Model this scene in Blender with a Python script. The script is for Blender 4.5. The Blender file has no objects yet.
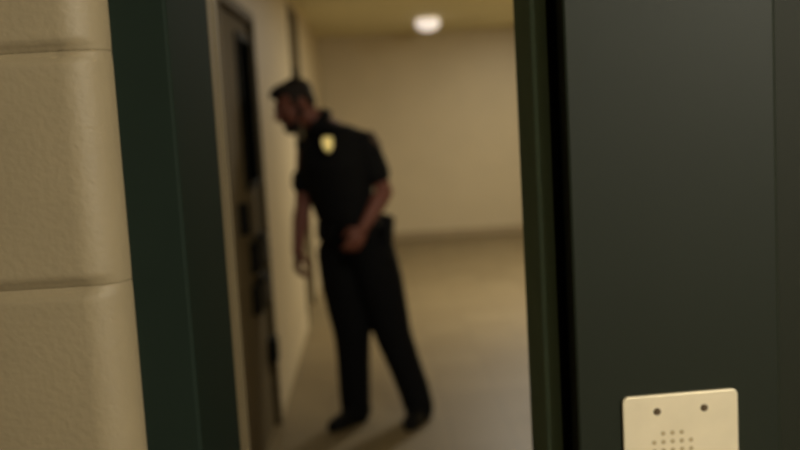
import bpy, bmesh, math
from mathutils import Vector, Matrix
scene = bpy.context.scene
C = scene.collection
V = Vector

# ------------------------------------------------------------------ materials
def lin(c):
    return tuple(((x/255.0)/12.92 if x/255.0 <= .04045 else ((x/255.0+.055)/1.055)**2.4) for x in c) + (1.0,)

def mat(name, rgb, rough=.6, metal=0.0, noise=0.0, nscale=8.0, bump=0.0, bscale=120.0, spec=.5, emit=None, estr=0.0):
    m = bpy.data.materials.new(name); m.use_nodes = True
    nt = m.node_tree; b = nt.nodes['Principled BSDF']
    b.inputs['Roughness'].default_value = rough
    b.inputs['Metallic'].default_value = metal
    b.inputs['Specular IOR Level'].default_value = spec
    col = lin(rgb); b.inputs['Base Color'].default_value = col
    tc = nt.nodes.new('ShaderNodeTexCoord')
    if noise > 0:
        n = nt.nodes.new('ShaderNodeTexNoise'); n.inputs['Scale'].default_value = nscale
        n.inputs['Detail'].default_value = 4
        nt.links.new(tc.outputs['Object'], n.inputs['Vector'])
        r = nt.nodes.new('ShaderNodeValToRGB')
        r.color_ramp.elements[0].position = .3; r.color_ramp.elements[1].position = .7
        r.color_ramp.elements[0].color = tuple(c*(1-noise) for c in col[:3]) + (1,)
        r.color_ramp.elements[1].color = tuple(min(1, c*(1+noise)) for c in col[:3]) + (1,)
        nt.links.new(n.outputs['Fac'], r.inputs['Fac'])
        nt.links.new(r.outputs['Color'], b.inputs['Base Color'])
    if bump > 0:
        n2 = nt.nodes.new('ShaderNodeTexNoise'); n2.inputs['Scale'].default_value = bscale
        n2.inputs['Detail'].default_value = 3
        nt.links.new(tc.outputs['Object'], n2.inputs['Vector'])
        bp = nt.nodes.new('ShaderNodeBump'); bp.inputs['Strength'].default_value = bump
        bp.inputs['Distance'].default_value = .01
        nt.links.new(n2.outputs['Fac'], bp.inputs['Height'])
        nt.links.new(bp.outputs['Normal'], b.inputs['Normal'])
    if emit:
        b.inputs['Emission Color'].default_value = lin(emit)
        b.inputs['Emission Strength'].default_value = estr
    return m

def block_mat():
    """painted concrete block: eggshell paint over a pitted face"""
    m = mat('painted_block', (138, 124, 97), rough=.55, noise=.04, nscale=14, spec=.35)
    nt = m.node_tree; b = nt.nodes['Principled BSDF']
    tc = nt.nodes.new('ShaderNodeTexCoord')
    n = nt.nodes.new('ShaderNodeTexNoise'); n.inputs['Scale'].default_value = 160; n.inputs['Detail'].default_value = 2
    v = nt.nodes.new('ShaderNodeTexVoronoi'); v.inputs['Scale'].default_value = 55
    r = nt.nodes.new('ShaderNodeValToRGB')                       # sparse pits
    r.color_ramp.elements[0].position = .02; r.color_ramp.elements[0].color = (0, 0, 0, 1)
    r.color_ramp.elements[1].position = .13; r.color_ramp.elements[1].color = (1, 1, 1, 1)
    ad = nt.nodes.new('ShaderNodeMath'); ad.operation = 'MULTIPLY_ADD'
    ad.inputs[1].default_value = .35
    nt.links.new(tc.outputs['Object'], n.inputs['Vector']); nt.links.new(tc.outputs['Object'], v.inputs['Vector'])
    nt.links.new(v.outputs['Distance'], r.inputs['Fac'])
    nt.links.new(r.outputs['Color'], ad.inputs[0]); nt.links.new(n.outputs['Fac'], ad.inputs[2])
    bp = nt.nodes.new('ShaderNodeBump'); bp.inputs['Strength'].default_value = .16; bp.inputs['Distance'].default_value = .004
    nt.links.new(ad.outputs[0], bp.inputs['Height']); nt.links.new(bp.outputs['Normal'], b.inputs['Normal'])
    return m

def floor_mat():
    m = mat('floor_tile', (132, 112, 76), rough=.32, spec=.3)
    nt = m.node_tree; b = nt.nodes['Principled BSDF']
    tc = nt.nodes.new('ShaderNodeTexCoord')
    br = nt.nodes.new('ShaderNodeTexBrick'); br.offset = 0
    br.inputs['Scale'].default_value = 1.0; br.inputs['Brick Width'].default_value = .305; br.inputs['Row Height'].default_value = .305
    br.inputs['Mortar Size'].default_value = .002
    br.inputs['Color1'].default_value = lin((126, 110, 78)); br.inputs['Color2'].default_value = lin((118, 102, 71)); br.inputs['Mortar'].default_value = lin((92, 78, 53))
    nt.links.new(tc.outputs['Object'], br.inputs['Vector'])
    n = nt.nodes.new('ShaderNodeTexNoise'); n.inputs['Scale'].default_value = 3; n.inputs['Detail'].default_value = 5
    nt.links.new(tc.outputs['Object'], n.inputs['Vector'])
    mx = nt.nodes.new('ShaderNodeMix'); mx.data_type = 'RGBA'; mx.blend_type = 'MULTIPLY'; mx.inputs['Factor'].default_value = .35
    nt.links.new(br.outputs['Color'], mx.inputs['A']); nt.links.new(n.outputs['Color'], mx.inputs['B'])
    nt.links.new(br.outputs['Color'], b.inputs['Base Color'])
    rr = nt.nodes.new('ShaderNodeMapRange'); rr.inputs['To Min'].default_value = .42; rr.inputs['To Max'].default_value = .6
    nt.links.new(n.outputs['Fac'], rr.inputs['Value']); nt.links.new(rr.outputs['Result'], b.inputs['Roughness'])
    return m

M = dict(
    block=block_mat(), floor=floor_mat(),
    wall=mat('corridor_wall_paint', (188, 172, 137), rough=.5, noise=.03, nscale=3, bump=.08, bscale=60),
    ceil=mat('corridor_ceiling_paint', (216, 208, 170), rough=.7, noise=.02),
    base=mat('cove_base', (150, 132, 98), rough=.5, noise=.05),
    reveal=mat('green_reveal_painted_shade', (13, 25, 18), rough=.7, noise=.04, nscale=20, spec=.04),  # frame green darkened: shade put into the colour of the reveal
    jambside=mat('green_jamb_side_painted_light', (128, 146, 128), rough=.8, noise=.04, nscale=20, spec=.02),  # jamb green lightened: light painted onto the side face
    jamb=mat('green_jamb_stop_painted_light', (112, 128, 108), rough=.7, noise=.04, nscale=20, spec=.06),  # jamb green lightened in the colour to offset shadow on the stop
    frame=mat('dark_green_frame_paint', (27, 36, 29), rough=.65, noise=.04, nscale=20, spec=.07),
    panel=mat('green_steel_panel_paint', (32, 36, 27), rough=.5, noise=.03, nscale=6, spec=.16, bump=.008, bscale=90),
    panel2=mat('shaded_steel_return_paint', (34, 36, 27), rough=.55, noise=.03, nscale=6, spec=.12),
    gasket=mat('black_rubber', (5, 5, 4), rough=.9, noise=.05, spec=.05),
    plate=mat('brushed_plate', (222, 208, 178), rough=.42, metal=.2, noise=.05, nscale=30),
    hole=mat('speaker_hole_dark', (170, 152, 116), rough=.8, noise=.05),
    screw=mat('dark_screw', (88, 72, 50), rough=.5, metal=.3, noise=.1, nscale=60),
    cell=mat('cell_door_paint', (104, 92, 66), rough=.7, noise=.05, spec=.1),
    cellframe=mat('cell_door_frame_paint', (98, 86, 62), rough=.6, noise=.04, spec=.2),
    glass=mat('dark_window_glass', (8, 9, 7), rough=.9, noise=.1, spec=.0),
    steel=mat('dull_dark_steel', (26, 26, 21), rough=.7, metal=.1, spec=.2, noise=.1),
    dome=mat('lamp_diffuser', (255, 245, 225), rough=.4, emit=(255, 243, 236), estr=.72, noise=.01),
    lampbase=mat('lamp_base_enamel', (190, 180, 150), rough=.5, noise=.03),
    skin=mat('skin', (132, 80, 64), rough=.55, noise=.06, nscale=30),
    eye=mat('eye_dark', (40, 30, 24), rough=.2, noise=.05),
    lip=mat('lip', (120, 66, 56), rough=.5, noise=.05),
    hair=mat('dark_hair', (30, 22, 16), rough=.7, noise=.25, nscale=60, bump=.4, bscale=200),
    beard=mat('short_beard', (38, 24, 18), rough=.8, noise=.25, nscale=80, bump=.4, bscale=250),
    shirt=mat('black_uniform_cloth', (22, 22, 22), rough=.85, noise=.15, nscale=25, spec=.2),
    trousers=mat('black_trouser_cloth', (17, 17, 18), rough=.9, noise=.15, nscale=25, spec=.15),
    leather=mat('black_leather', (11, 11, 11), rough=.6, noise=.1, spec=.2),
    gold=mat('gold_badge', (255, 230, 150), rough=.33, metal=.8, noise=.05, nscale=80, emit=None),
    patch=mat('brown_shoulder_patch', (92, 74, 56), rough=.85, noise=.2, nscale=90),
)

# ------------------------------------------------------------------ mesh helpers
def obj(name, bm, m, parent=None, loc=None, smooth=False):
    me = bpy.data.meshes.new(name)
    bmesh.ops.recalc_face_normals(bm, faces=bm.faces[:])
    bm.to_mesh(me); bm.free()
    if smooth:
        for p in me.polygons: p.use_smooth = True
    for mm in (m if isinstance(m, (list, tuple)) else [m]): me.materials.append(mm)
    o = bpy.data.objects.new(name, me); C.objects.link(o)
    if parent: o.parent = parent
    if loc is not None: o.location = loc
    return o

def tag(o, label=None, cat=None, group=None, kind=None):
    if label: o['label'] = label
    if cat: o['category'] = cat
    if group: o['group'] = group
    if kind: o['kind'] = kind
    return o

def struct(name, bm, m, label, cat, smooth=False):
    return tag(obj(name, bm, m, smooth=smooth), label, cat, kind='structure')

def box(bm, lo, hi, bev=0.0, seg=2):
    r = bmesh.ops.create_cube(bm, size=1.0)
    vs = r['verts']
    for v in vs:
        v.co = V([(lo[i]+hi[i])/2 + v.co[i]*(hi[i]-lo[i]) for i in range(3)])
    if bev > 0:
        es = list({e for v in vs for e in v.link_edges})
        bmesh.ops.bevel(bm, geom=es, offset=bev, segments=seg, affect='EDGES', profile=.5)
    return bm

def nb(): return bmesh.new()

def ellipsoid(bm, c, r, mtx=None, seg=28, rings=18):
    a = bmesh.ops.create_uvsphere(bm, u_segments=seg, v_segments=rings, radius=1.0)
    for v in a['verts']:
        p = V((v.co.x*r[0]+c[0], v.co.y*r[1]+c[1], v.co.z*r[2]+c[2]))
        v.co = mtx @ p if mtx else p
    return a['verts']

def ring_loft(bm, rings, n=24):
    """rings: (centre, half-axis u, half-axis v); closed at both ends"""
    prev = None; first = None
    for c, u, w in rings:
        cur = [bm.verts.new(V(c) + V(u)*math.cos(2*math.pi*k/n) + V(w)*math.sin(2*math.pi*k/n)) for k in range(n)]
        if prev:
            for k in range(n):
                bm.faces.new((prev[k], prev[(k+1) % n], cur[(k+1) % n], cur[k]))
        else: first = cur
        prev = cur
    bm.faces.new(first[::-1]); bm.faces.new(prev)

def chain(bm, pts, rad, mtx=None, n=16, flat=None):
    """tapered tube with round ends through pts"""
    P = [V(p) for p in pts]
    if mtx: P = [mtx @ p for p in P]
    rings = []
    for i, p in enumerate(P):
        d = (P[min(i+1, len(P)-1)] - P[max(i-1, 0)]).normalized()
        ref = V((0, 0, 1)) if abs(d.z) < .9 else V((1, 0, 0))
        u = d.cross(ref).normalized(); w = d.cross(u).normalized()
        rings.append((p, u*rad[i], w*rad[i], d))
    full = []
    p, u, w, d = rings[0]; r = rad[0]
    for a in (.25, .6, .9):
        s = math.sqrt(1-(1-a)**2)
        full.append((p - d*r*(1-a), u*s, w*s))
    full += [(p, u, w) for p, u, w, d in rings]
    p, u, w, d = rings[-1]; r = rad[-1]
    for a in (.9, .6, .25):
        s = math.sqrt(1-(1-a)**2)
        full.append((p + d*r*(1-a), u*s, w*s))
    ring_loft(bm, full, n)

def fused(bm, voxel, smooth=4, factor=.5):
    """one continuous surface out of overlapping closed volumes"""
    bmesh.ops.recalc_face_normals(bm, faces=bm.faces[:])
    me = bpy.data.meshes.new('tmp'); bm.to_mesh(me); bm.free()
    o = bpy.data.objects.new('tmp', me); C.objects.link(o)
    r = o.modifiers.new('r', 'REMESH'); r.mode = 'VOXEL'; r.voxel_size = voxel
    if smooth:
        s = o.modifiers.new('s', 'SMOOTH'); s.factor = factor; s.iterations = smooth
    dg = bpy.context.evaluated_depsgraph_get()
    res = bpy.data.meshes.new_from_object(o.evaluated_get(dg))
    bpy.data.objects.remove(o); bpy.data.meshes.remove(me)
    b2 = bmesh.new(); b2.from_mesh(res); bpy.data.meshes.remove(res)
    return b2

# ------------------------------------------------------------------ camera
H = 1.6
cam_d = bpy.data.cameras.new('camera'); cam = bpy.data.objects.new('camera', cam_d); C.objects.link(cam)
cam_d.sensor_width = 36; cam_d.lens = 45.0; cam_d.clip_start = .02
right = V((0.99792892, -0.02980931, -0.05700250)); down = V((-0.06001388, -0.11244892, -0.99184352)); fwd = V((0.02315630, 0.99321027, -0.11400500))
Rm = Matrix((( right.x, -down.x, -fwd.x), (right.y, -down.y, -fwd.y), (right.z, -down.z, -fwd.z)))
cam.matrix_world = Matrix.Translation((0, 0, H)) @ Rm.to_4x4()
cam_d.dof.use_dof = True; cam_d.dof.focus_distance = .68; cam_d.dof.aperture_fstop = 5.5; cam_d.dof.aperture_blades = 0
scene.camera = cam

# ------------------------------------------------------------------ room shell
XL, XR, YB, ZC = -.57, 2.45, 12.3, 2.52
struct('floor', box(nb(), (-2.6, -2.6, -.1), (2.9, 12.6, 0)), M['floor'], 'glossy tan tiled floor of the corridor', 'floor')
struct('ceiling', box(nb(), (-2.6, -2.6, ZC), (2.9, 12.6, ZC+.1)), M['ceil'], 'plain tan painted ceiling over the corridor', 'ceiling')
struct('wall_back', box(nb(), (XL-.2, YB, 0), (XR+.2, YB+.2, ZC)), M['wall'], 'plain tan wall at the far end of the corridor', 'wall')
struct('wall_right', box(nb(), (XR, 1.25, 0), (XR+.2, YB, ZC)), M['wall'], 'tan right wall of the corridor', 'wall')
# left wall with two door recesses
D1, D2 = (3.9, 5.15), (7.55, 8.5); DT = 2.12; DT2 = 2.44
bm = nb()
for y0, y1 in ((1.22, D1[0]), (D1[1], D2[0]), (D2[1], YB)): box(bm, (XL-.2, y0, 0), (XL, y1, ZC))
for (y0, y1), zt in ((D1, DT), (D2, DT2)): box(bm, (XL-.2, y0, zt), (XL, y1, ZC))
struct('wall_left', bm, M['wall'], 'long tan left wall of the corridor with cell doors', 'wall')
# bases
struct('baseboard_back', box(nb(), (XL, YB-.012, 0), (XR, YB, .1), .004), M['base'], 'low brown base along the far corridor wall', 'baseboard')
bm = nb()
for y0, y1 in ((D1[1]+.06, D2[0]-.06), (D2[1]+.06, YB-.012)): box(bm, (XL, y0, 0), (XL+.008, y1, .1), .003)
struct('baseboard_left', bm, M['wall'], 'low tan base along the left corridor wall', 'baseboard')

# front wall (block), left of the doorway: courses of painted bullnose block
def block_wall():
    bm = nb()
    x0, xe, yf, yb, r = -2.4, -.2195, .85, 1.215, .037
    def profile(ins, notch):
        pts = [(x0, yf+ins)]; tail = [(xe-r-.004, yf+ins)]
        j = xe - .40*1 - (0 if notch else .2)
        js = []
        while j > x0+.05: js.append(j); j -= .4
        for j in sorted(js):
            pts += [(j-.006, yf+ins), (j, yf+max(.005, ins)), (j+.006, yf+ins)]
        pts += tail
        for k in range(25):                                 # bullnose
            a = math.pi/2*k/24
            i2 = ins*(1-.95*min(1, k/16))                     # paint fills the joint round the edge
            pts.append((xe-r+(r-i2)*math.sin(a), yf+r-(r-i2)*math.cos(a)))
        pts += [(xe-ins*.05, yb), (x0, yb)]
        return pts
    z = 1.465 - .2*8
    k = 0
    while z < ZC:
        z0, z1 = max(0, z), min(ZC, z+.2)
        if z1 - z0 > .02:
            levels = [(z0, .0070), (z0+.002, .0064), (z0+.005, .0036), (z0+.009, .0004), (z0+.012, 0), (z0+.015, 0), (z1-.015, 0), (z1-.012, 0), (z1-.009, .0004), (z1-.005, .0036), (z1-.002, .0064), (z1, .0070)]
            prev = None
            for zz, ins in levels:
                cur = [bm.verts.new((x, y, zz)) for x, y in profile(ins, k % 2)]
                n = len(cur)
                if prev:
                    for i in range(n): bm.faces.new((prev[i], prev[(i+1) % n], cur[(i+1) % n], cur[i]))
                else: bm.faces.new(cur[::-1])
                prev = cur
            bm.faces.new(prev)
        z += .2; k += 1
    return bm
struct('wall_front', block_wall(), M['block'], 'painted tan concrete block wall left of the doorway', 'wall', smooth=True)
# painted block return behind the left jamb
bm = nb()
def prism(bm, pts, z0, z1):
    a = [bm.verts.new((x, y, z0)) for x, y in pts]; b = [bm.verts.new((x, y, z1)) for x, y in pts]
    n = len(pts)
    for i in range(n): bm.faces.new((a[i], a[(i+1) % n], b[(i+1) % n], b[i]))
    bm.faces.new(a[::-1]); bm.faces.new(b)
prism(bm, [(-.24, 1.114), (-.1712, 1.114), (-.1706, 1.12), (-.1706, 1.148), (-.1745, 1.151), (-.1745, 1.159), (-.1706, 1.162), (-.1706, 1.192), (-.178, 1.21), (-.24, 1.21)], 0, ZC)
struct('trim_1', bm, M['cellframe'], 'narrow tan painted edge behind the left door jamb', 'trim')
# left jamb of the hollow metal frame
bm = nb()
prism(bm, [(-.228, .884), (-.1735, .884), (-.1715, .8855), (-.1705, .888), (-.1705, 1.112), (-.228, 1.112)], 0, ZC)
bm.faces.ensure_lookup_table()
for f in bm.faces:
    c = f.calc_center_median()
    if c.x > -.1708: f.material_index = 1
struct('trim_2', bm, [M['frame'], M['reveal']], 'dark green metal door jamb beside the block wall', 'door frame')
# right side: jamb with stop and gasket, then a wide steel panel
bm = nb()
prism(bm, [(.1515, .936), (.1525, .932), (.155, .930), (.30, .930), (.30, 1.032), (.153, 1.032), (.1515, 1.030)], 0, ZC)
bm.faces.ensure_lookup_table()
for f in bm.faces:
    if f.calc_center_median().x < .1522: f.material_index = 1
struct('trim_3', bm, [M['jamb'], M['jambside']], 'dark green door jamb at the right of the opening', 'door frame')
bm = nb()
prism(bm, [(.1665, .9285), (.169, .925), (.2, .925), (.2, .9298), (.1665, .9298)], 0, ZC)
struct('trim_4', bm, M['gasket'], 'black rubber seal strip between jamb and steel panel', 'door seal')
a = math.radians(3.4); PX, PY = .1745, .894
def pw(s, t):   # along the panel face, and behind it
    return (PX + s*math.cos(a) - t*math.sin(a), PY + s*math.sin(a) + t*math.cos(a))
bm = nb()
prism(bm, [pw(0, .003), pw(.0009, .0009), pw(.003, 0), pw(.192, 0), pw(.1945, .0009), pw(.196, .003), pw(.196, .022), pw(0, .022)], 0, ZC)
struct('trim_5', bm, M['panel'], 'wide grey green steel panel carrying the intercom plate', 'steel panel')
bm = nb()
prism(bm, [pw(.1962, .010), pw(.9, .010), pw(.9, .12), pw(.1962, .12)], 0, ZC)
struct('wall_front_right', bm, M['panel2'], 'grey green steel return set back at the far right edge', 'wall')

# ------------------------------------------------------------------ intercom on the steel panel
ip = bpy.data.objects.new('intercom', None); C.objects.link(ip)
cx, cy = pw((.047+.153)/2-.0028, 0)
ip.location = (cx, cy, 1.245); ip.rotation_euler = (0, 0, a)
tag(ip, 'pale metal intercom plate with speaker holes screwed to the green steel panel', 'intercom')
PW, PH = .0552, .0795
bm = nb()
def rrect(w, h, r, n=8):
    p = []
    for qx, qz, a0 in ((w-r, h-r, 0), (-w+r, h-r, 90), (-w+r, -h+r, 180), (w-r, -h+r, 270)):
        for k in range(n+1):
            t = math.radians(a0+90*k/n); p.append((qx+r*math.cos(t), qz+r*math.sin(t)))
    return p
prev = None
for y, s in ((0, 0), (-.0022, 0), (-.0030, .0004), (-.0034, .0012)):
    cur = [bm.verts.new((x, y, z)) for x, z in rrect(PW-s, PH-s, .006-s)]
    n = len(cur)
    if prev:
        for i in range(n): bm.faces.new((prev[i], prev[(i+1) % n], cur[(i+1) % n], cur[i]))
    else: bm.faces.new(cur)
    prev = cur
bm.faces.new(prev)
obj('face_plate', bm, M['plate'], ip)
def disc(r, t, dome=0.0, n=20):
    bm = nb(); prev = None
    for y, s in ((0, 1), (-t*.6, 1), (-t, .8)):
        cur = [bm.verts.new((r*s*math.cos(2*math.pi*k/n), y, r*s*math.sin(2*math.pi*k/n))) for k in range(n)]
        if prev:
            for i in range(n): bm.faces.new((prev[i], prev[(i+1) % n], cur[(i+1) % n], cur[i]))
        else: bm.faces.new(cur)
        prev = cur
    bm.faces.new(prev); return bm
s0 = None
for x, z in ((-.0225, .064), (.0225, .064), (-.0225, -.064), (.0225, -.064)):
    if s0 is None: s0 = obj('screw', disc(.0033, .0016), M['screw'], ip); o = s0
    else: o = s0.copy(); C.objects.link(o); o.parent = ip
    o.location = (x, -.0034, z)
h0 = None
for row, cnt in enumerate((3, 5, 5, 5, 3)):
    for k in range(cnt):
        x = (k-(cnt-1)/2)*.0088 - .0085; z = .0425 - row*.0082
        if h0 is None: h0 = obj('speaker_hole', disc(.0022, .0003), M['hole'], ip); o = h0
        else: o = h0.copy(); C.objects.link(o); o.parent = ip
        o.location = (x, -.0034, z)
bm = nb()
bmesh.ops.create_uvsphere(bm, u_segments=24, v_segments=12, radius=1)
for v in bm.verts: v.co = V((v.co.x*.010, v.co.z*.004, v.co.y*.010))
obj('call_button', bm, M['screw'], ip, (0, -.0034, -.028), smooth=True)

# ------------------------------------------------------------------ cell doors in the left wall
def cell_door(name, label, y0, y1, win, extras, DT=DT, fm='cellframe'):
    dx = XL - .022
    d = obj(name, box(nb(), (dx-.045, y0+.05, .01), (dx, y1-.05, DT-.05), .003), M['cell'])
    tag(d, label, 'cell door', kind='structure')
    bm = nb()
    box(bm, (XL-.19, y0, 0), (XL+.012, y0+.05, DT), .004); box(bm, (XL-.19, y1-.05, 0), (XL+.012, y1, DT), .004)
    box(bm, (XL-.19, y0+.05, DT-.05), (XL+.012, y1-.05, DT), .004)
    obj('door_frame', bm, M[fm], d)
    wy0, wy1, wz0, wz1 = win
    bm = nb()
    box(bm, (dx, wy0-.03, wz0-.03), (dx+.014, wy0, wz1+.03), .003); box(bm, (dx, wy1, wz0-.03), (dx+.014, wy1+.03, wz1+.03), .003)
    box(bm, (dx, wy0, wz0-.03), (dx+.014, wy1, wz0), .003); box(bm, (dx, wy0, wz1), (dx+.014, wy1, wz1+.03), .003)
    f = obj('window_frame', bm, M['steel'], d)
    obj('window_pane', box(nb(), (dx, wy0, wz0), (dx+.005, wy1, wz1)), M['glass'], f)
    for nm, lo, hi, m in extras:
        obj(nm, box(nb(), (dx+lo[0], lo[1], lo[2]), (dx+hi[0], hi[1], hi[2]), .006), M[m], d)
    return d
cell_door('door_1', 'nearer tan cell door with tall dark window in left wall', D1[0], D1[1], (4.63, 5.06, 1.30, 1.97),
    [('food_port', (0, 4.58, .89), (.04, 5.05, 1.03), 'steel'), ('lock_box', (0, 4.54, .70), (.04, 5.02, .83), 'steel'),
     ('hinge', (0, 5.0, .36), (.05, 5.09, .48), 'steel'), ('door_pull', (0, 4.30, 1.10), (.045, 4.34, 1.24), 'steel')])
cell_door('door_2', 'farther tan cell door behind the officer in left wall', D2[0], D2[1], (7.72, 8.3, 1.3, 1.95),
    [('food_port', (0, 7.75, .9), (.03, 8.25, 1.03), 'steel')], DT2)

# ------------------------------------------------------------------ ceiling lamp
lp = bpy.data.objects.new('ceiling_light', None); C.objects.link(lp); lp.location = (.640, 10.35, ZC)
tag(lp, 'small round glowing ceiling light near the far wall', 'ceiling light')
bm = nb(); n = 32; prev = None
for r, z in ((.10, 0), (.10, -.012), (.097, -.016), (.06, -.016)):
    cur = [bm.verts.new((r*math.cos(2*math.pi*k/n), r*math.sin(2*math.pi*k/n), z)) for k in range(n)]
    if prev:
        for i in range(n): bm.faces.new((prev[i], prev[(i+1) % n], cur[(i+1) % n], cur[i]))
    else: bm.faces.new(cur)
    prev = cur
bm.faces.new(prev)
obj('lamp_base', bm, M['lampbase'], lp, smooth=False)
bm = nb(); ellipsoid(bm, (0, 0, -.058), (.124, .124, .082))
bmesh.ops.delete(bm, geom=[v for v in bm.verts if v.co.z > -.014], context='VERTS')
obj('diffuser', bm, M['dome'], lp, smooth=True)

# ------------------------------------------------------------------ the officer
F2 = V((-.65, -.76, 0)).normalized(); L2 = V((.76, -.65, 0)).normalized()      # facing, his left
J = dict(pelvis=(-.122, 5.13, .93), waist=(-.147, 5.12, 1.08), chest=(-.192, 5.10, 1.34), shc=(-.196, 5.10, 1.492), neck=(-.258, 5.07, 1.552),
    Lsh=(-.035, 5.01, 1.450), Lel=(.048, 5.02, 1.195), Lwr=(-.062, 4.925, 1.040), Lhd=(-.112, 4.91, .965),
    Rsh=(-.338, 5.19, 1.43), Rel=(-.374, 5.16, 1.14), Rwr=(-.410, 5.07, .93), Rhd=(-.416, 5.03, .80),
    Rhip=(-.200, 5.17, .88), Rkn=(-.160, 5.08, .465), Ran=(-.168, 5.09, .09), Lhip=(-.034, 5.08, .88), Lkn=(.050, 5.04, .46), Lan=(.162, 5.06, .09))
J = {k: V(v) for k, v in J.items()}
hd = V((-.84, -.42, -.40)).normalized(); hr = hd.cross(V((0, 0, 1))).normalized(); hu = hr.cross(hd).normalized()
HM = Matrix(((hr.x, hd.x, hu.x, -.374), (hr.y, hd.y, hu.y, 5.03), (hr.z, hd.z, hu.z, 1.655), (0, 0, 0, 1)))

def torso(bm, g=0.0):
    t = lambda c, hw, hd_, f=0.0: (V(c)+F2*f, L2*(hw+g), F2*(hd_+g))
    ring_loft(bm, [t(J['pelvis']-V((0, 0, .10)), .10, .08), t(J['pelvis']-V((0, 0, .05)), .155, .11), t(J['pelvis']+V((0, 0, .04)), .165, .12), t(J['waist'], .16, .122, .01),
        t(J['waist'].lerp(J['chest'], .5), .172, .13, .012), t(J['chest'], .19, .135, .012), t(J['chest'].lerp(J['shc'], .6), .195, .122), t(J['shc'], .165, .09, -.005),
        t(J['shc'].lerp(J['neck'], .45), .10, .07, -.01), t(J['neck'], .058, .058)])

def hand(bm, wr, tip_dir, palm_n, thumb_side, curl, s=1.0):
    """palm and five separate bent fingers. tip_dir: towards the fingertips; palm_n: out of the palm; thumb_side: towards the thumb"""
    d = tip_dir.normalized(); nrm = (palm_n - d*palm_n.dot(d)).normalized(); sd = d.cross(nrm)
    if sd.dot(thumb_side) < 0: sd = -sd
    ring_loft(bm, [(wr, sd*.026*s, nrm*.019*s), (wr+d*.03*s, sd*.034*s, nrm*.017*s), (wr+d*.07*s, sd*.042*s, nrm*.015*s), (wr+d*.095*s, sd*.041*s, nrm*.013*s)])
    for k, ln in enumerate((.072, .080, .075, .058)):
        off = sd*(.031 - .0207*k)*s
        p = wr + d*.088*s + off; pts = [p - d*.012, p]; ang = curl*.35 + .08*k
        for fr in (.44, .32, .24):
            v = d*math.cos(ang) + nrm*math.sin(ang) + sd*(.06-.04*k)
            p = p + v.normalized()*ln*fr*s; pts.append(p); ang += curl*(.75 + .08*k)
        chain(bm, pts, [.0098*s, .0098*s, .0090*s, .0084*s, .0072*s], n=12)
    p = wr + d*.028*s + sd*.026*s
    v1 = (d*.62 + sd*.7 + nrm*.30).normalized(); v2 = (d*.85 + sd*.32 + nrm*.5).normalized(); v3 = (d*.9 + sd*.05 + nrm*.55).normalized()
    chain(bm, [p - sd*.014*s, p + v1*.03*s, p + v1*.03*s + v2*.032*s, p + v1*.03*s + v2*.032*s + v3*.024*s], [.0155*s, .013*s, .011*s, .009*s], n=12)

bm = nb()
torso(bm, -.012)
chain(bm, [J['shc']-F2*.01, J['neck'], HM @ V((0, -.03, -.055)), HM @ V((0, -.015, .0))], [.075, .062, .058, .055])
for s in 'LR':
    chain(bm, [J[s+'sh'].lerp(J['shc'], .35), J[s+'sh'], J[s+'sh'].lerp(J[s+'el'], .5), J[s+'el']], [.055, .056, .049, .042])
    chain(bm, [J[s+'el'], J[s+'el'].lerp(J[s+'wr'], .3), J[s+'el'].lerp(J[s+'wr'], .75), J[s+'wr'] + (J[s+'hd']-J[s+'wr'])*.15], [.042, .046, .034, .027])
    chain(bm, [J[s+'hip'], J[s+'hip'].lerp(J[s+'kn'], .5), J[s+'kn'], J[s+'kn'].lerp(J[s+'an'], .35), J[s+'an']], [.080, .072, .052, .054, .036])
hand(bm, J['Rwr'], J['Rhd']-J['Rwr'], V((.8, .3, 0)), F2, .95, 1.14)
hand(bm, J['Lwr'], J['Lhd']-J['Lwr'], V((-.35, .75, -.2)), V((-.6, -.2, .4)), .45)
# feet inside the shoes
RT, LT = V((-.62, -.78, 0)).normalized(), V((-.30, -.95, 0)).normalized()
for an, td in ((J['Ran'], RT), (J['Lan'], LT)):
    chain(bm, [an, V((an.x, an.y, .05))+td*.03, V((an.x, an.y, .04))+td*.13], [.032, .026, .024])
# head
e = lambda c, r: ellipsoid(bm, c, r, HM)
e((0, -.012, .035), (.075, .096, .083)); e((0, .03, -.03), (.060, .068, .082)); e((0, .062, -.092), (.026, .024, .022))
e((.036, .056, -.018), (.026, .03, .026)); e((-.036, .056, -.018), (.026, .03, .026))
chain(bm, [(-.036, .080, .032), (0, .088, .034), (.036, .080, .032)], [.011, .012, .011], HM)
chain(bm, [(0, .092, .022), (0, .108, -.004), (0, .116, -.020)], [.010, .012, .015], HM)
e((.011, .104, -.022), (.010, .012, .009)); e((-.011, .104, -.022), (.010, .012, .009))
chain(bm, [(-.018, .090, -.053), (0, .097, -.050), (.018, .090, -.053)], [.007, .008, .007], HM)
chain(bm, [(-.016, .089, -.063), (0, .095, -.065), (.016, .089, -.063)], [.007, .0085, .007], HM)
for sx in (1, -1):
    e((sx*.078, -.012, .0), (.011, .021, .033)); e((sx*.031, .079, .010), (.014, .013, .012))
bm = fused(bm, .0052, 3)
HI = HM.inverted()
for f in bm.faces:
    p = HI @ f.calc_center_median()
    if p.y > .08 and abs(abs(p.x)-.031) < .010 and abs(p.z-.010) < .006: f.material_index = 1
    elif p.y > .085 and abs(p.x) < .022 and abs(p.z+.058) < .012: f.material_index = 2
off = V((J['pelvis'].x, J['pelvis'].y, 0))
def under(bm): bmesh.ops.translate(bm, verts=bm.verts[:], vec=-off); return bm
person = obj('person', under(bm), [M['skin'], M['eye'], M['lip']], None, off, smooth=True)
tag(person, 'bearded person in black uniform leaning to look through cell door', 'person')
def worn(name, bm, m, parent=None, label=None, smooth=True):
    o = obj(name, under(bm), m, parent or person, smooth=smooth)
    if label: o['label'] = label
    return o

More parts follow.
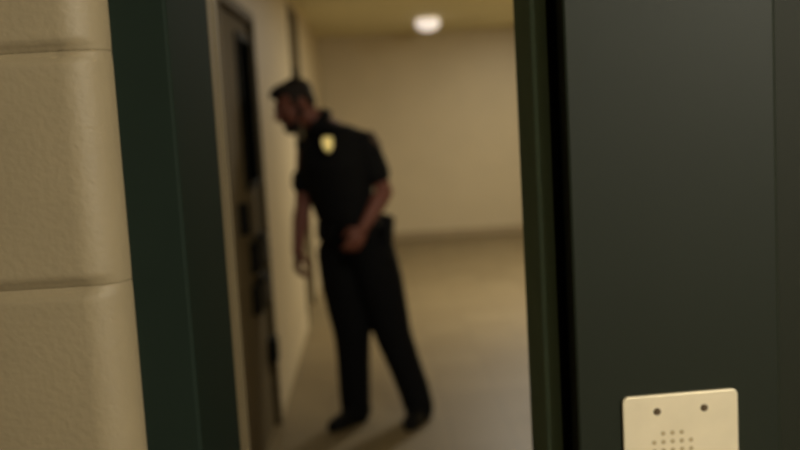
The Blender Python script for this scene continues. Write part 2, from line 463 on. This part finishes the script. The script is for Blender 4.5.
# hair and beard
bm = nb(); e = lambda c, r: ellipsoid(bm, c, r, HM)
e((0, -.026, .048), (.080, .094, .080)); e((0, .030, .092), (.064, .062, .034)); e((0, .070, .088), (.05, .028, .022)); e((0, -.07, .0), (.062, .042, .06))
for sx in (1, -1): e((sx*.068, .012, .03), (.012, .02, .04))
worn('hair', fused(bm, .006, 2), M['hair'])
bm = nb(); e = lambda c, r: ellipsoid(bm, c, r, HM)
e((0, .064, -.096), (.040, .034, .034))
for sx in (1, -1):
    chain(bm, [(sx*.064, .005, -.01), (sx*.060, .022, -.05), (sx*.045, .052, -.082), (sx*.012, .078, -.098)], [.012, .018, .025, .024], HM)
    chain(bm, [(sx*.026, .086, -.062), (sx*.021, .094, -.044), (sx*.004, .106, -.040)], [.006, .0065, .007], HM)
worn('beard', fused(bm, .005, 2), M['beard'])

# shirt with short sleeves
bm = nb()
def shirt_vol(bm):
    t = lambda c, hw, hd_, f=0.0: (V(c)+F2*f, L2*hw, F2*hd_)
    ring_loft(bm, [t(J['pelvis']+V((0, 0, .055)), .172, .13), t(J['waist'], .175, .135, .012), t(J['waist'].lerp(J['chest'], .5), .188, .145, .014), t(J['chest'], .203, .15, .014),
        t(J['chest'].lerp(J['shc'], .6), .207, .136), t(J['shc'], .180, .105, -.006), t(J['shc'].lerp(J['neck'], .5)+V((0, 0, .012)), .145, .10, -.012), t(J['neck']+V((0, 0, .005)), .092, .082), t(J['neck']+V((-.008, 0, .02)), .072, .068)])
shirt_vol(bm)
for s in 'LR':
    chain(bm, [J[s+'sh'].lerp(J['shc'], .4), J[s+'sh'], J[s+'sh'].lerp(J[s+'el'], .45), J[s+'sh'].lerp(J[s+'el'], .62)], [.062, .068, .066, .066])
shirt = worn('shirt', fused(bm, .007, 4), M['shirt'])
# collar
bm = nb()
for k in range(2):
    pass
nd = (HM @ V((0, -.03, -.055)) - J['neck']).normalized()
cu = nd.cross(F2).normalized(); cw = nd.cross(cu).normalized()
n = 28; ringsC = []
for rr, h in ((.090, -.012), (.079, .036), (.074, .041), (.066, .038), (.060, -.012)):
    ringsC.append([bm.verts.new(J['neck'] + nd*h + cu*rr*math.cos(2*math.pi*k/n) + cw*rr*math.sin(2*math.pi*k/n)) for k in range(n)])
for i in range(len(ringsC)):
    A, B = ringsC[i], ringsC[(i+1) % len(ringsC)]
    for k in range(n): bm.faces.new((A[k], A[(k+1) % n], B[(k+1) % n], B[k]))
worn('collar', bm, M['shirt'], shirt)
# trousers
bm = nb()
t = lambda c, hw, hd_, f=0.0: (V(c)+F2*f, L2*hw, F2*hd_)
ring_loft(bm, [t(J['pelvis']-V((0, 0, .13)), .10, .09), t(J['pelvis']-V((0, 0, .07)), .182, .13), t(J['pelvis'], .190, .138), t(J['pelvis']+V((0, 0, .085)), .174, .13)])
for s in 'LR':
    kn, an, hp = J[s+'kn'], J[s+'an'], J[s+'hip']
    chain(bm, [hp, hp.lerp(kn, .35), hp.lerp(kn, .7), kn, kn.lerp(an, .4), kn.lerp(an, .8), an + V((0, 0, -.03)), an + V((0, 0, -.05))], [.122, .123, .110, .096, .086, .082, .078, .074])
worn('trousers', fused(bm, .008, 4), M['trousers'])
# belt with gear
bm = nb(); n = 36; rg = []
for g, h in ((.0, -.024), (.012, -.024), (.012, .024), (.0, .024)):
    c = J['pelvis'] + V((0, 0, .075+h))
    rg.append([bm.verts.new(c + L2*(.172+g)*math.cos(2*math.pi*k/n) + F2*(.130+g)*math.sin(2*math.pi*k/n)) for k in range(n)])
for i in range(4):
    A, B = rg[i], rg[(i+1) % 4]
    for k in range(n): bm.faces.new((A[k], A[(k+1) % n], B[(k+1) % n], B[k]))
belt = worn('belt', bm, M['leather'], smooth=False)
def rot_box(c, hx, hy, hz, ax, ay, az, bev=.006):
    bm = nb(); box(bm, (-hx, -hy, -hz), (hx, hy, hz), bev)
    for v in bm.verts: v.co = V(c) + V(ax)*v.co.x + V(ay)*v.co.y + V(az)*v.co.z
    return bm
Zv = V((0, 0, 1))
bc = J['pelvis'] + V((0, 0, .075))
# pouches round the belt, pistol holster on the hip away from the wall
worn('pouch', rot_box(bc + F2*.155 - L2*.02, .03, .018, .04, L2, F2, Zv), M['leather'], belt)
worn('pouch', rot_box(bc + F2*.12 - L2*.115, .03, .018, .045, (L2*.8+F2*.5).normalized(), (F2*.8-L2*.5).normalized(), Zv), M['leather'], belt)
worn('pouch', rot_box(bc - F2*.13 + L2*.10 + V((0, 0, .01)), .035, .02, .055, (L2*.8+F2*.5).normalized(), (F2*.8-L2*.5).normalized(), Zv), M['leather'], belt)
hb = bc + L2*.205 - F2*.03
bm = nb()
chain(bm, [hb + V((0, 0, .05)) - F2*.02, hb + V((0, 0, .0)), hb + V((0, 0, -.10)) + F2*.01, hb + V((0, 0, -.16)) + F2*.015], [.026, .032, .028, .022])
worn('holster', fused(bm, .006, 2), M['leather'], belt)
# badge on the left chest: shield
def on_front(p, depth=.0): return p
bn = V((.06, -.95, .29)).normalized(); bs = Zv.cross(bn).normalized(); bup = bn.cross(bs).normalized()
bcn = J['chest'] + V((0, 0, .110)) + F2*.144 + L2*.090
bm = nb(); prev = None
shape = [(0, .050), (.020, .046), (.032, .040), (.034, .015), (.030, -.014), (.018, -.036), (0, -.050), (-.018, -.036), (-.030, -.014), (-.034, .015), (-.032, .040), (-.020, .046)]
for dp, s in ((0, 1), (.010, 1), (.014, .86), (.014, .7), (.017, .55)):
    cur = [bm.verts.new(bcn + bn*dp + bs*x*s*.85 + bup*z*s*.85) for x, z in shape]
    if prev:
        for i in range(12): bm.faces.new((prev[i], prev[(i+1) % 12], cur[(i+1) % 12], cur[i]))
    else: bm.faces.new(cur)
    prev = cur
bm.faces.new(prev)
worn('badge', bm, M['gold'], shirt, 'gold shield badge on the chest', smooth=False)
# sleeve patch
sp = J['Lsh'].lerp(J['Lel'], .14)
pn = (L2*.72 - F2*.25 + V((0, 0, .45))).normalized(); pax = pn.cross(Zv).normalized(); pup = pax.cross(pn).normalized()
bm = nb(); grid = []
for i in range(9):
    row = []
    for j in range(9):
        u_, v_ = (i-4)/4, (j-4)/4
        k = max(abs(u_), abs(v_)); r_ = math.hypot(u_, v_) or 1
        x, z = u_*k/r_*.045, v_*k/r_*.05
        dd = .0685 - (x*x + z*z*.35)/.14
        row.append(bm.verts.new(J['Lsh'].lerp(J['Lel'], .06) + pn*dd + pax*x + pup*z))
    grid.append(row)
for i in range(8):
    for j in range(8): bm.faces.new((grid[i][j], grid[i+1][j], grid[i+1][j+1], grid[i][j+1]))
worn('sleeve_patch', bm, M['patch'], shirt, 'dull brown sleeve patch')
# shoes
def shoe(an, td):
    sd = V((td.y, -td.x, 0)); b = V((an.x, an.y, 0)) - td*.02
    bm = nb()
    R = lambda y, w, z, h: (b + td*y + V((0, 0, z)), sd*w, V((0, 0, h)))
    ring_loft(bm, [R(-.075, .024, .040, .03), R(-.065, .040, .050, .048), R(-.02, .045, .056, .054), R(.05, .043, .046, .044), R(.12, .050, .037, .036), R(.18, .048, .031, .030), R(.215, .034, .027, .026), R(.228, .016, .024, .018)])
    chain(bm, [b + td*.012 + V((0, 0, .06)), b + td*.015 + V((0, 0, .15))], [.047, .047]); chain(bm, [b + td*.03 + V((0, 0, .085)), b + td*.10 + V((0, 0, .055))], [.040, .030])
    bm = fused(bm, .006, 3)
    lo = min(v.co.z for v in bm.verts)
    for v in bm.verts: v.co.z = max(v.co.z - lo, .002)
    o = worn('shoe', bm, M['leather'])
    bm = nb(); n = 28
    prof = []
    for k in range(n):
        t_ = 2*math.pi*k/n; y = .077 + .157*math.cos(t_); w = .046*math.sin(t_)*(1 + .12*math.cos(t_))
        prof.append((y, w))
    A = [bm.verts.new(b + td*y + sd*w) for y, w in prof]; B = [bm.verts.new(b + td*y + sd*w + V((0, 0, .018))) for y, w in prof]
    for k in range(n): bm.faces.new((A[k], A[(k+1) % n], B[(k+1) % n], B[k]))
    bm.faces.new(A[::-1]); bm.faces.new(B)
    worn('sole', bm, M['leather'], o, smooth=False)
shoe(J['Ran'], RT); shoe(J['Lan'], LT)

# ------------------------------------------------------------------ light
def area(name, loc, aim, size, power, col, spread=180):
    l = bpy.data.lights.new(name, 'AREA'); l.shape = 'DISK'; l.size = size; l.energy = power; l.color = col
    l.spread = math.radians(spread)
    o = bpy.data.objects.new(name, l); C.objects.link(o); o.location = loc
    o.rotation_euler = (V(aim)-V(loc)).to_track_quat('-Z', 'Y').to_euler()
    return o
warm = (1.0, .945, .82)
area('corridor_downlight', (1.35, 7.9, 2.49), (1.35, 7.95, 0), .35, 74, warm)
area('corridor_far_downlight', (1.9, 10.4, 2.49), (1.9, 10.45, 0), .3, 25, warm)
area('corridor_near_added_fill', (.3, 3.2, 2.49), (.3, 3.25, 0), .35, 10, warm)  # added fill lamp, lights the officer and makes the badge glint
area('room_light', (1.7, -1.25, 2.4), (-.1, .9, 1.45), .7, 106, (1.0, .93, .77))
w = bpy.data.worlds.new('world'); scene.world = w; w.use_nodes = True
w.node_tree.nodes['Background'].inputs['Color'].default_value = (.9, .8, .6, 1)
w.node_tree.nodes['Background'].inputs['Strength'].default_value = .03
scene.view_settings.view_transform = 'Standard'; scene.view_settings.look = 'None'
scene.view_settings.exposure = 0; scene.view_settings.gamma = 1
try: scene.cycles.use_denoising = True
except Exception: pass
